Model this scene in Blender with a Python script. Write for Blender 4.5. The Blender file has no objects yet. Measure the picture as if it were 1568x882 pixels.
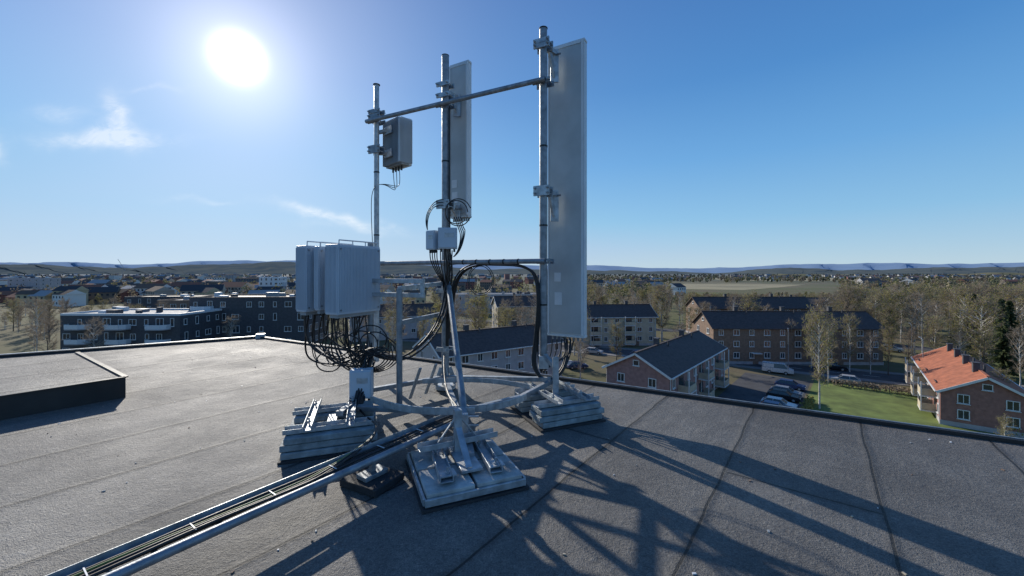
import bpy, math, random
import numpy as np
from mathutils import Vector, Matrix
R=random.Random(7)
scene=bpy.context.scene
GZ=-18.4
# ---------------------------------------------------------------- helpers
class NT:
    def __init__(s,nt): s.nt=nt; s.N=nt.nodes; s.L=nt.links
    def n(s,t,**k):
        x=s.N.new(t)
        for a,b in k.items(): setattr(x,a,b)
        return x
    def put(s,sock,val):
        if isinstance(val,bpy.types.NodeSocket): s.L.new(val,sock)
        else: sock.default_value=val
    def m(s,op,a,b=None,c=None,clamp=False):
        x=s.n('ShaderNodeMath',operation=op); x.use_clamp=clamp
        s.put(x.inputs[0],a)
        if b is not None: s.put(x.inputs[1],b)
        if c is not None: s.put(x.inputs[2],c)
        return x.outputs[0]
    def mix(s,f,a,b,blend='MIX'):
        x=s.n('ShaderNodeMix',data_type='RGBA',blend_type=blend)
        s.put(x.inputs[0],f); 
        s.put(x.inputs[6],a if isinstance(a,bpy.types.NodeSocket) else (*a,1)); 
        s.put(x.inputs[7],b if isinstance(b,bpy.types.NodeSocket) else (*b,1))
        return x.outputs[2]
    def vm(s,op,a,b=None,sc=None):
        x=s.n('ShaderNodeVectorMath',operation=op); s.put(x.inputs[0],a)
        if b is not None: s.put(x.inputs[1],b)
        if sc is not None: s.put(x.inputs['Scale'],sc)
        return x.outputs[0]
    def noise(s,vec,scale,detail=4,rough=.55,dist=0):
        x=s.n('ShaderNodeTexNoise'); 
        if vec is not None: s.L.new(vec,x.inputs['Vector'])
        x.inputs['Scale'].default_value=scale; x.inputs['Detail'].default_value=detail
        x.inputs['Roughness'].default_value=rough; x.inputs['Distortion'].default_value=dist
        return x.outputs['Fac']
    def rng(s,v,a,b,c,d):
        x=s.n('ShaderNodeMapRange'); s.put(x.inputs[0],v)
        for i,q in enumerate((a,b,c,d)): x.inputs[i+1].default_value=q
        return x.outputs[0]
def newmat(name):
    m=bpy.data.materials.new(name); m.use_nodes=True
    t=NT(m.node_tree); b=t.N['Principled BSDF']
    return m,t,b
def mat(name,col,rough=.6,metal=0,var=.15,scale=4,bump=0,bscale=40,spec=.5):
    m,t,b=newmat(name)
    co=t.n('ShaderNodeTexCoord').outputs['Object']
    nz=t.noise(co,scale,5)
    f=t.rng(nz,.3,.7,0,1)
    c=t.mix(f,tuple(x*(1-var) for x in col),tuple(min(1,x*(1+var)) for x in col))
    t.L.new(c,b.inputs['Base Color'])
    b.inputs['Metallic'].default_value=metal
    t.L.new(t.rng(t.noise(co,scale*2.3,4),.3,.7,max(.05,rough-.08),min(1,rough+.08)),b.inputs['Roughness'])
    b.inputs['Specular IOR Level'].default_value=spec
    if bump:
        bp=t.n('ShaderNodeBump'); bp.inputs['Strength'].default_value=bump; bp.inputs['Distance'].default_value=.02
        t.L.new(t.noise(co,bscale,3),bp.inputs['Height']); t.L.new(bp.outputs[0],b.inputs['Normal'])
    return m
def attrmat(name,rough=.9,trans=0):
    m,t,b=newmat(name)
    a=t.n('ShaderNodeAttribute',attribute_name='Col')
    t.L.new(a.outputs['Color'],b.inputs['Base Color'])
    b.inputs['Roughness'].default_value=rough; b.inputs['Specular IOR Level'].default_value=.2
    if trans:
        tr=t.n('ShaderNodeBsdfTranslucent'); t.L.new(a.outputs['Color'],tr.inputs[0])
        mx=t.n('ShaderNodeMixShader'); mx.inputs[0].default_value=trans
        t.L.new(b.outputs[0],mx.inputs[1]); t.L.new(tr.outputs[0],mx.inputs[2]); t.L.new(mx.outputs[0],t.N['Material Output'].inputs[0])
    return m
class B:
    def __init__(s): s.v=[];s.f=[];s.mi=[];s.mats=[];s.sm=[];s.col=[]
    def idx(s,m):
        if m not in s.mats: s.mats.append(m)
        return s.mats.index(m)
    def add(s,vs,fs,m,smooth=False,col=(1,1,1)):
        o=len(s.v); s.v+= [tuple(x) for x in vs]; i=s.idx(m)
        for f in fs:
            s.f.append([q+o for q in f]); s.mi.append(i); s.sm.append(smooth); s.col.append(col)
    def box(s,c,d,m,rz=0,M=None,col=(1,1,1)):
        if M is None: M=Matrix.Translation(c)@Matrix.Rotation(rz,4,'Z')
        x,y,z=d[0]/2,d[1]/2,d[2]/2
        vs=[M@Vector(p) for p in ((-x,-y,-z),(x,-y,-z),(x,y,-z),(-x,y,-z),(-x,-y,z),(x,-y,z),(x,y,z),(-x,y,z))]
        s.add(vs,[(0,3,2,1),(4,5,6,7),(0,1,5,4),(1,2,6,5),(2,3,7,6),(3,0,4,7)],m,col=col)
    def beam(s,p0,p1,w,h,m):
        p0=Vector(p0);p1=Vector(p1);d=p1-p0;L=d.length;d.normalize()
        up=Vector((0,0,1)) if abs(d.z)<.99 else Vector((0,1,0))
        y=up.cross(d).normalized(); z=d.cross(y)
        M=Matrix((d,y,z)).transposed().to_4x4(); M.translation=(p0+p1)/2
        s.box(None,(L,w,h),m,M=M)
    def channel(s,p0,p1,w,h,m,t=.006):
        p0=Vector(p0);p1=Vector(p1);d=(p1-p0).normalized()
        y=Vector((0,0,1)).cross(d).normalized(); z=d.cross(y)
        s.beam(p0,p1,w,t,m)
        for k in(-1,1):
            o=y*(k*(w/2+t/2+.0005))+z*(h/2-t/2); s.beam(p0+o,p1+o,t,h,m)
    def cyl(s,p0,p1,r0,m,r1=None,n=14,caps=True,smooth=True,col=(1,1,1)):
        if r1 is None:r1=r0
        p0=Vector(p0);p1=Vector(p1);d=(p1-p0).normalized()
        a=d.orthogonal().normalized();b=d.cross(a)
        vs=[]
        for p,r in((p0,r0),(p1,r1)):
            for i in range(n):
                t=2*math.pi*i/n; vs.append(p+a*(r*math.cos(t))+b*(r*math.sin(t)))
        s.add(vs,[(i,(i+1)%n,n+(i+1)%n,n+i) for i in range(n)],m,smooth,col)
        if caps: s.add(vs,[tuple(range(n-1,-1,-1)),tuple(range(n,2*n))],m,False,col)
    def prism(s,poly,z0,z1,m,M=None):
        n=len(poly); vs=[Vector((x,y,z0)) for x,y in poly]+[Vector((x,y,z1)) for x,y in poly]
        if M is not None: vs=[M@v for v in vs]
        s.add(vs,[(i,(i+1)%n,n+(i+1)%n,n+i) for i in range(n)]+[tuple(range(n-1,-1,-1)),tuple(range(n,2*n))],m)
    def obj(s,name,parent=None,M=None,bevel=0,colattr=False):
        me=bpy.data.meshes.new(name); me.from_pydata(s.v,[],s.f)
        for m in s.mats: me.materials.append(m)
        me.polygons.foreach_set('material_index',s.mi); me.polygons.foreach_set('use_smooth',s.sm)
        if colattr:
            a=me.attributes.new('Col','FLOAT_COLOR','FACE')
            a.data.foreach_set('color',np.array([(*c,1) for c in s.col],dtype=np.float32).ravel())
        me.update()
        o=bpy.data.objects.new(name,me); scene.collection.objects.link(o)
        if parent: o.parent=parent
        if M is not None: o.matrix_local=M
        if bevel:
            b=o.modifiers.new('bevel','BEVEL'); b.width=bevel; b.segments=2; b.limit_method='ANGLE'; b.angle_limit=.7
        return o
def empty(name,M=None):
    o=bpy.data.objects.new(name,None); scene.collection.objects.link(o); o.empty_display_size=.2
    if M is not None: o.matrix_world=M
    return o
def cable(name,pts,r,m,parent):
    c=bpy.data.curves.new(name,'CURVE'); c.dimensions='3D'; c.bevel_depth=r; c.bevel_resolution=2; c.resolution_u=6
    s=c.splines.new('NURBS'); s.points.add(len(pts)-1)
    for p,q in zip(s.points,pts): p.co=(*q,1)
    s.order_u=3; s.use_endpoint_u=True
    c.materials.append(m)
    o=bpy.data.objects.new(name,c); scene.collection.objects.link(o); o.parent=parent
    return o
# ---------------------------------------------------------------- camera
cam=bpy.data.cameras.new('camera'); co=bpy.data.objects.new('camera',cam); scene.collection.objects.link(co)
co.location=(0,0,1.6); co.rotation_euler=(math.pi/2,0,0)
cam.lens=14.05; cam.sensor_width=36; cam.shift_y=-0.0155; cam.clip_end=60000; cam.clip_start=.05
scene.camera=co
scene.view_settings.view_transform='Standard'; scene.view_settings.look='None'; scene.view_settings.exposure=0
# ---------------------------------------------------------------- light
SD=Vector((-.685,1,.536)).normalized()
el=math.asin(SD.z); az=math.atan2(SD.x,SD.y)
sl=bpy.data.lights.new('sun','SUN'); sl.energy=5.0; sl.angle=math.radians(.5); sl.color=(1,.93,.82)
so=bpy.data.objects.new('sun',sl); scene.collection.objects.link(so); so.rotation_euler=SD.to_track_quat('Z','Y').to_euler(); so.location=(-20,30,30)
w=bpy.data.worlds.new('World'); scene.world=w; w.use_nodes=True
t=NT(w.node_tree); bg=t.N['Background']
ST=.12
sky=t.n('ShaderNodeTexSky',sky_type='NISHITA'); sky.sun_disc=False; sky.sun_elevation=el; sky.sun_rotation=az
sky.altitude=150; sky.air_density=1.0; sky.dust_density=.15; sky.ozone_density=3.0
tc=t.n('ShaderNodeTexCoord').outputs['Generated']
sep=t.n('ShaderNodeSeparateXYZ'); t.L.new(tc,sep.inputs[0])
dt=t.n('ShaderNodeVectorMath',operation='DOT_PRODUCT'); t.L.new(tc,dt.inputs[0]); dt.inputs[1].default_value=SD
dp=t.m('MAXIMUM',dt.outputs['Value'],0.0)
ramp=t.n('ShaderNodeValToRGB'); t.L.new(t.m('MAXIMUM',sep.outputs[2],0.0),ramp.inputs[0])
cr=ramp.color_ramp; cr.elements[0].position=0; cr.elements[0].color=(.50,.66,.78,1); cr.elements[1].position=1; cr.elements[1].color=(.035,.12,.36,1)
for p_,c_ in((.05,(.39,.60,.79)),(.12,(.26,.53,.80)),(.25,(.145,.40,.76)),(.40,(.075,.27,.63)),(.6,(.05,.18,.5))):
    e_=cr.elements.new(p_); e_.color=(*c_,1)
base=t.vm('ADD',t.vm('SCALE',ramp.outputs[0],sc=.86/ST),t.vm('SCALE',t.vm('MINIMUM',sky.outputs[0],(6,6,7)),sc=.14))
g1=t.m('MULTIPLY',t.m('POWER',dp,2600.0),4.0/ST)
g2=t.m('MULTIPLY',t.m('POWER',dp,190.0),.40/ST)
g3=t.m('MULTIPLY',t.m('POWER',dp,24.0),.24/ST)
g4=t.m('MULTIPLY',t.m('POWER',dp,5.0),.09/ST)
gl=t.m('ADD',t.m('ADD',g1,g2),t.m('ADD',g3,g4))
glow=t.vm('SCALE',(1,.91,.85),sc=gl)
yy=t.m('MAXIMUM',sep.outputs[1],.05)
tt=t.m('DIVIDE',sep.outputs[0],yy); ee=t.m('DIVIDE',sep.outputs[2],yy)
cv=t.n('ShaderNodeCombineXYZ'); t.L.new(tt,cv.inputs[0]); t.L.new(ee,cv.inputs[1])
nA=t.noise(cv.outputs[0],7,3)
cv2=t.n('ShaderNodeCombineXYZ'); t.L.new(tt,cv2.inputs[0]); t.L.new(ee,cv2.inputs[1]); cv2.inputs[2].default_value=5
nB=t.noise(cv2.outputs[0],7,3)
tw=t.m('ADD',tt,t.m('MULTIPLY',t.m('SUBTRACT',nA,.5),.12)); ew=t.m('ADD',ee,t.m('MULTIPLY',t.m('SUBTRACT',nB,.5),.08))
tot=None
for (a,b,sa,sb,sh,amp) in ((-1.02,.333,.13,.020,.02,1.3),(-.985,.385,.036,.050,-.6,1.1),(-1.13,.395,.07,.022,.0,.5),(-.46,.142,.11,.012,-.22,1.2),(-.38,.112,.10,.010,-.1,.5),(-1.29,.31,.03,.03,0,1.0),(-.78,.18,.08,.007,0,.3),(-.90,.46,.07,.008,0,.3)):
    da=t.m('SUBTRACT',tw,a); db=t.m('SUBTRACT',t.m('SUBTRACT',ew,b),t.m('MULTIPLY',da,sh))
    q=t.m('ADD',t.m('POWER',t.m('ABSOLUTE',t.m('DIVIDE',da,sa)),2.0),t.m('POWER',t.m('ABSOLUTE',t.m('DIVIDE',db,sb)),2.0))
    g=t.m('MULTIPLY',t.m('EXPONENT',t.m('MULTIPLY',q,-1.0)),amp)
    tot=g if tot is None else t.m('ADD',tot,g)
cv3=t.n('ShaderNodeCombineXYZ'); t.L.new(t.m('MULTIPLY',tt,.45),cv3.inputs[0]); t.L.new(ee,cv3.inputs[1])
wis=t.rng(t.noise(cv3.outputs[0],26,6,.65,.8),.32,.68,.12,1)
cl=t.m('MINIMUM',t.m('MULTIPLY',t.m('MULTIPLY',tot,wis),.95),.85)
skyc=t.vm('ADD',base,glow)
skyc=t.mix(cl,skyc,t.vm('ADD',t.vm('SCALE',skyc,sc=.6),(.55/ST,.52/ST,.48/ST)))
t.L.new(skyc,bg.inputs['Color']); bg.inputs['Strength'].default_value=ST
# ---------------------------------------------------------------- materials
def roofmat():
    m,t,b=newmat('bitumen_membrane')
    co=t.n('ShaderNodeTexCoord').outputs['Object']
    mp=t.n('ShaderNodeMapping'); t.L.new(co,mp.inputs[0]); mp.inputs['Rotation'].default_value=(0,0,-math.radians(52.5)); mp.inputs['Location'].default_value=(.3,.32,0)
    wob=t.n('ShaderNodeVectorMath',operation='MULTIPLY_ADD'); 
    nn=t.n('ShaderNodeTexNoise'); nn.inputs['Scale'].default_value=1.6; t.L.new(mp.outputs[0],nn.inputs['Vector'])
    t.L.new(nn.outputs['Color'],wob.inputs[0]); wob.inputs[1].default_value=(.05,.05,0); t.L.new(mp.outputs[0],wob.inputs[2])
    def brick(c1,c2,mo,ms,sm):
        br=t.n('ShaderNodeTexBrick'); t.L.new(wob.outputs[0],br.inputs['Vector'])
        br.offset=.37; br.inputs['Scale'].default_value=1; br.inputs['Brick Width'].default_value=6.2; br.inputs['Row Height'].default_value=.95
        br.inputs['Mortar Size'].default_value=ms; br.inputs['Mortar Smooth'].default_value=sm; br.inputs['Bias'].default_value=0
        for k,q in(('Color1',c1),('Color2',c2),('Mortar',mo)): br.inputs[k].default_value=(q,q,q,1)
        return br
    br=brick(.84,1.16,.22,.009,.2); br2=brick(1,1,.70,.055,1)
    big=t.noise(co,.8,6,.65); fine=t.noise(co,120,2,.8); grit=t.noise(co,38,3,.8); med=t.noise(co,6,6,.75)
    mp2=t.n('ShaderNodeMapping'); t.L.new(mp.outputs[0],mp2.inputs[0]); mp2.inputs['Scale'].default_value=(.5,5,1)
    st=t.noise(mp2.outputs[0],1.2,6,.75)
    mp3=t.n('ShaderNodeMapping'); t.L.new(mp.outputs[0],mp3.inputs[0]); mp3.inputs['Scale'].default_value=(4,.6,1)
    st2=t.noise(mp3.outputs[0],1.3,6,.75)
    c=t.mix(t.rng(big,.38,.62,0,1),(.125,.118,.108),(.195,.184,.166))
    c=t.mix(t.rng(st,.4,.65,0,.6),c,(.085,.083,.08))
    c=t.mix(t.rng(st2,.52,.72,0,.45),c,(.23,.215,.19))
    c=t.mix(t.rng(med,.35,.65,.35,0),c,(.07,.068,.066))
    c=t.mix(1.0,c,br.outputs['Color'],'MULTIPLY'); c=t.mix(1.0,c,br2.outputs['Color'],'MULTIPLY')
    c=t.mix(t.rng(fine,.3,.7,0,1),t.vm('SCALE',c,sc=.45),t.vm('SCALE',c,sc=1.55))
    c=t.mix(t.rng(grit,.3,.7,0,1),t.vm('SCALE',c,sc=.6),t.vm('SCALE',c,sc=1.4))
    c=t.mix(t.rng(med,.60,.78,0,.4),c,(.28,.26,.22))
    t.L.new(c,b.inputs['Base Color'])
    t.L.new(t.rng(big,.3,.7,.76,.60),b.inputs['Roughness']); b.inputs['Specular IOR Level'].default_value=.45
    bp=t.n('ShaderNodeBump'); bp.inputs['Strength'].default_value=.8; bp.inputs['Distance'].default_value=.010
    h=t.m('ADD',t.m('ADD',fine,t.m('MULTIPLY',grit,1.4)),t.m('MULTIPLY',br2.outputs['Fac'],.8))
    h=t.m('ADD',h,t.m('MULTIPLY',med,2.0)); h=t.m('ADD',h,t.m('MULTIPLY',br.outputs['Fac'],-2.0))
    t.L.new(h,bp.inputs['Height']); t.L.new(bp.outputs[0],b.inputs['Normal'])
    return m
M_roof=roofmat()
M_galv=mat('galvanised_steel',(.40,.43,.45),.48,.55,.3,14,.1,60)
M_galvd=mat('weathered_steel',(.25,.275,.30),.5,.5,.3,12,.1,60)
M_alu=mat('antenna_back_aluminium',(.42,.44,.44),.5,.15,.2,1.6)
M_radome=mat('antenna_radome',(.60,.64,.66),.45,0,.08,3)
M_cab=mat('cabinet_paint',(.47,.53,.59),.5,.0,.07,3)
M_cabd=mat('heatsink_grey',(.30,.33,.36),.5,.2,.1,6)
M_blk=mat('black_cable',(.012,.012,.013),.45,0,.2,10)
M_grn=mat('yellow_green_cable',(.20,.24,.06),.5,0,.3,20)
M_white=mat('white_plastic',(.62,.64,.65),.5,0,.08,5)
M_conc=mat('concrete_slab',(.38,.385,.365),.85,0,.38,7,.4,50)
M_plank=mat('ballast_block',(.25,.285,.295),.75,0,.38,9,.5,40)
M_rub=mat('rubber_pad',(.03,.03,.033),.8,0,.2,10,.3,60)
M_edge=mat('roof_edge_flashing',(.022,.022,.022),.55,.0,.3,3)
M_glass=mat('window_glass',(.03,.04,.05),.12,0,.3,.3,spec=.8)
M_wframe=mat('white_window_frame',(.66,.66,.64),.6,0,.08,3)
M_pink=mat('pink_brick',(.32,.185,.165),.85,0,.22,2)
M_red=mat('red_brick',(.29,.145,.12),.85,0,.22,2)
M_cream=mat('cream_render',(.48,.41,.30),.85,0,.15,1)
M_grey=mat('grey_render',(.38,.365,.37),.85,0,.15,1)
M_brown=mat('brown_brick',(.21,.14,.10),.85,0,.25,2)
M_dark=mat('dark_cladding',(.065,.065,.072),.7,0,.25,2)
M_rbrown=mat('brown_roof_tiles',(.075,.052,.045),.75,0,.3,2,.4,8)
M_rdark=mat('dark_roof',(.05,.044,.043),.7,0,.3,1)
M_rorange=mat('orange_roof_tiles',(.33,.11,.055),.85,0,.3,1.2,.5,6)
M_rgrey=mat('light_flat_roof',(.28,.28,.28),.8,0,.25,.6)
M_asph=mat('asphalt',(.06,.06,.063),.85,0,.25,.5,.2,20)
M_pave=mat('pavement',(.2,.19,.18),.9,0,.15,1)
M_mark=mat('road_paint',(.6,.6,.58),.7,0,.1,2)
M_tyre=mat('tyre',(.02,.02,.02),.8)
M_bark=mat('birch_bark',(.50,.48,.44),.9,0,.45,3)
M_barkd=mat('dark_bark',(.14,.11,.085),.9,0,.3,3)
def leafmat(name,c1,c2,trans=.35):
    m,t,b=newmat(name)
    oi=t.n('ShaderNodeObjectInfo').outputs['Random']
    co=t.n('ShaderNodeTexCoord').outputs['Object']
    f=t.m('ADD',t.m('MULTIPLY',oi,.6),t.m('MULTIPLY',t.rng(t.noise(co,.9,2),.35,.65,0,1),.4))
    c=t.mix(f,c1,c2); t.L.new(c,b.inputs['Base Color']); b.inputs['Roughness'].default_value=.8; b.inputs['Specular IOR Level'].default_value=.2
    tr=t.n('ShaderNodeBsdfTranslucent'); t.L.new(c,tr.inputs[0])
    mx=t.n('ShaderNodeMixShader'); mx.inputs[0].default_value=trans
    t.L.new(b.outputs[0],mx.inputs[1]); t.L.new(tr.outputs[0],mx.inputs[2]); t.L.new(mx.outputs[0],t.N['Material Output'].inputs[0])
    return m
M_leaf=leafmat('birch_leaves',(.24,.23,.07),(.35,.32,.11),.5)
M_twig=leafmat('bare_twigs',(.24,.19,.14),(.34,.28,.21),.25)
M_fir=leafmat('conifer_needles',(.05,.07,.03),(.08,.10,.045),.2)
# ---------------------------------------------------------------- ground
def groundmat():
    m,t,b=newmat('ground_grass_soil_haze')
    co=t.n('ShaderNodeTexCoord').outputs['Object']
    n1=t.noise(co,.02,6,.6); n2=t.noise(co,.25,5,.6); n3=t.noise(co,.004,4,.6)
    c=t.mix(t.rng(n1,.4,.6,0,1),(.15,.125,.08),(.11,.125,.05))
    c=t.mix(t.rng(n2,.4,.7,0,.6),c,(.18,.155,.105))
    c=t.mix(t.rng(n3,.5,.6,0,.5),c,(.22,.19,.12))
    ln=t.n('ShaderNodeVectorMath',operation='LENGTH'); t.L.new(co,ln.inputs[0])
    c=t.mix(t.rng(ln.outputs['Value'],300,4500,0,.85),c,(.16,.20,.24))  # aerial haze painted into the far ground colour
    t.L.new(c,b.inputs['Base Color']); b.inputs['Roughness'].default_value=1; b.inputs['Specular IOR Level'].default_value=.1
    return m
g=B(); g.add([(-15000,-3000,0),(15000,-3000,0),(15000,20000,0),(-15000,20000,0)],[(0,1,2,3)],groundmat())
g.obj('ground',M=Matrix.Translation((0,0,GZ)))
def sheet(name,pts,z,m):
    b=B(); b.add([(x,y,GZ+z) for x,y in pts],[tuple(range(len(pts)))],m); return b.obj(name)
M_lawn=mat('lawn_grass',(.135,.175,.04),.95,0,.4,.35,.5,8)
M_field=mat('dry_field',(.27,.23,.13),.95,0,.35,.01)
A0=math.atan2(.755,.655); dx,dy=math.cos(A0),math.sin(A0); ex,ey=dy,-dx
def loc(s,o): return (20.5+dx*s+ex*o,52+dy*s+ey*o)
sheet('car_park',[loc(-8,1.5),loc(-8,12),loc(38,12),loc(38,1.5)],.008,M_asph)
sheet('lawn',[loc(-8,12.4),loc(-8,42),loc(38,46),loc(41,30),loc(40,12.4)],.012,M_lawn)
sheet('field',[(205,470),(260,450),(345,520),(470,640),(400,700),(300,690),(240,600)],.02,M_field)
sheet('field',[(520,950),(900,900),(1400,1300),(900,1350),(600,1250)],.02,M_field)
def strip(name,pts,wd,z,m,off=0,h=None):
    b=B(); L=[];Rr=[]
    for i,p in enumerate(pts):
        a=Vector(pts[max(i-1,0)]);c=Vector(pts[min(i+1,len(pts)-1)]); d=(c-a).normalized(); nrm=Vector((-d.y,d.x))
        q=Vector(p)+nrm*off; L.append(q+nrm*wd/2); Rr.append(q-nrm*wd/2)
    for i in range(len(pts)-1):
        poly=[Rr[i],Rr[i+1],L[i+1],L[i]]
        if h: b.prism([tuple(q) for q in poly],GZ+z,GZ+z+h,m)
        else: b.add([(q.x,q.y,GZ+z) for q in poly],[(0,1,2,3)],m)
    return b.obj(name)
road=[(-60,130),(-10,115),(18,104),(47,91),(72,75),(115,48)]
strip('road',road,7,.016,M_asph)
strip('pavement',road,2,0,M_pave,off=4.6,h=.12); strip('pavement',road,2,0,M_pave,off=-4.6,h=.12)
b=B()
for i in range(len(road)-1):
    a=Vector(road[i]);c=Vector(road[i+1]);L=(c-a).length;d=(c-a)/L
    k=1
    while k<L-3:
        p=a+d*k;q=p+d*2.5;n_=Vector((-d.y,d.x))*.08
        b.add([(p.x-n_.x,p.y-n_.y,GZ+.021),(q.x-n_.x,q.y-n_.y,GZ+.021),(q.x+n_.x,q.y+n_.y,GZ+.021),(p.x+n_.x,p.y+n_.y,GZ+.021)],[(0,1,2,3)],M_mark); k+=6
for k in range(12):
    p0=loc(3+2.6*k,7.5);p1=loc(3+2.6*k,11.8);n_=(dx*.06,dy*.06)
    b.add([(p0[0]-n_[0],p0[1]-n_[1],GZ+.013),(p1[0]-n_[0],p1[1]-n_[1],GZ+.013),(p1[0]+n_[0],p1[1]+n_[1],GZ+.013),(p0[0]+n_[0],p0[1]+n_[1],GZ+.013)],[(0,1,2,3)],M_mark)
b.obj('road_markings')
road2=[(150,60),(100,112),(60,135),(0,160),(-80,180)]
strip('road',road2,7,.024,M_asph)
# ---------------------------------------------------------------- hills
def hill(name,d,crest,c1,c2,seed,amp=.0012,sc=.002):
    m,t,bb=newmat(name+'_forest_haze')
    cc=t.n('ShaderNodeTexCoord').outputs['Object']
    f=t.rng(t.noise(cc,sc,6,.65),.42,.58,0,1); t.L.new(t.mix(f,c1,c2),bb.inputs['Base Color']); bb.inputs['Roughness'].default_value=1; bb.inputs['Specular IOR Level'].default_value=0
    r=random.Random(seed); ph=[r.uniform(0,9) for _ in range(8)]
    N=320; vs=[];fs=[]
    xs=[c[0] for c in crest]; es=[c[1] for c in crest]
    for i in range(N):
        tn=-1.9+3.8*i/(N-1); e=float(np.interp(tn,xs,es))
        e+=amp*sum(math.sin(tn*(9+k*11)+ph[k])/(1+.5*k) for k in range(8))+amp*.4*r.uniform(-1,1)
        h=max(e,-.014)*d+20
        for dd,hh in((d*.72,-2),(d*.82,h*.35),(d*.92,h*.8),(d,h),(d*1.15,h*.9),(d*1.4,-5)):
            jit=1+.02*math.sin(i*.7+dd)
            vs.append((tn*dd,dd*jit if hh!=h else dd,GZ+hh))
    for i in range(N-1):
        for k in range(5):
            a=i*6+k; fs.append((a,a+6,a+7,a+1))
    b=B(); b.add(vs,fs,m,True); b.obj(name)
hill('hills',9500,[(-1.9,.022),(-1.28,.024),(-1.1,.026),(-1.0,.021),(-.85,.020),(-.78,.027),(-.5,.030),(-.3,.027),(-.1,.020),(.1,.016),(.25,.018),(.35,.011),(.5,.009),(.6,.013),(.68,.019),(.8,.019),(.9,.025),(1.0,.023),(1.1,.020),(1.28,.024),(1.9,.02)],(.20,.29,.42),(.23,.32,.44),3,.0010)  # far ridge: aerial haze painted in as blue base colours
hill('hills',4800,[(-1.9,.016),(-1.28,.019),(-1.1,.014),(-.95,.010),(-.85,.017),(-.7,.023),(-.45,.024),(-.25,.018),(-.05,.009),(.3,.002),(.5,-.001),(.58,.005),(.66,.011),(.72,.011),(.85,.004),(1.0,.007),(1.12,.013),(1.28,.014),(1.9,.014)],(.085,.11,.12),(.13,.145,.135),5,.0014,.004)  # middle ridge: dark olive with some blue haze in the colour
hill('hills',2300,[(-1.9,-.03),(.45,-.03),(.56,-.012),(.68,-.002),(.78,-.005),(.95,-.012),(1.1,-.006),(1.3,-.001),(1.9,.002)],(.12,.125,.08),(.21,.19,.12),9,.0012,.006)
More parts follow.
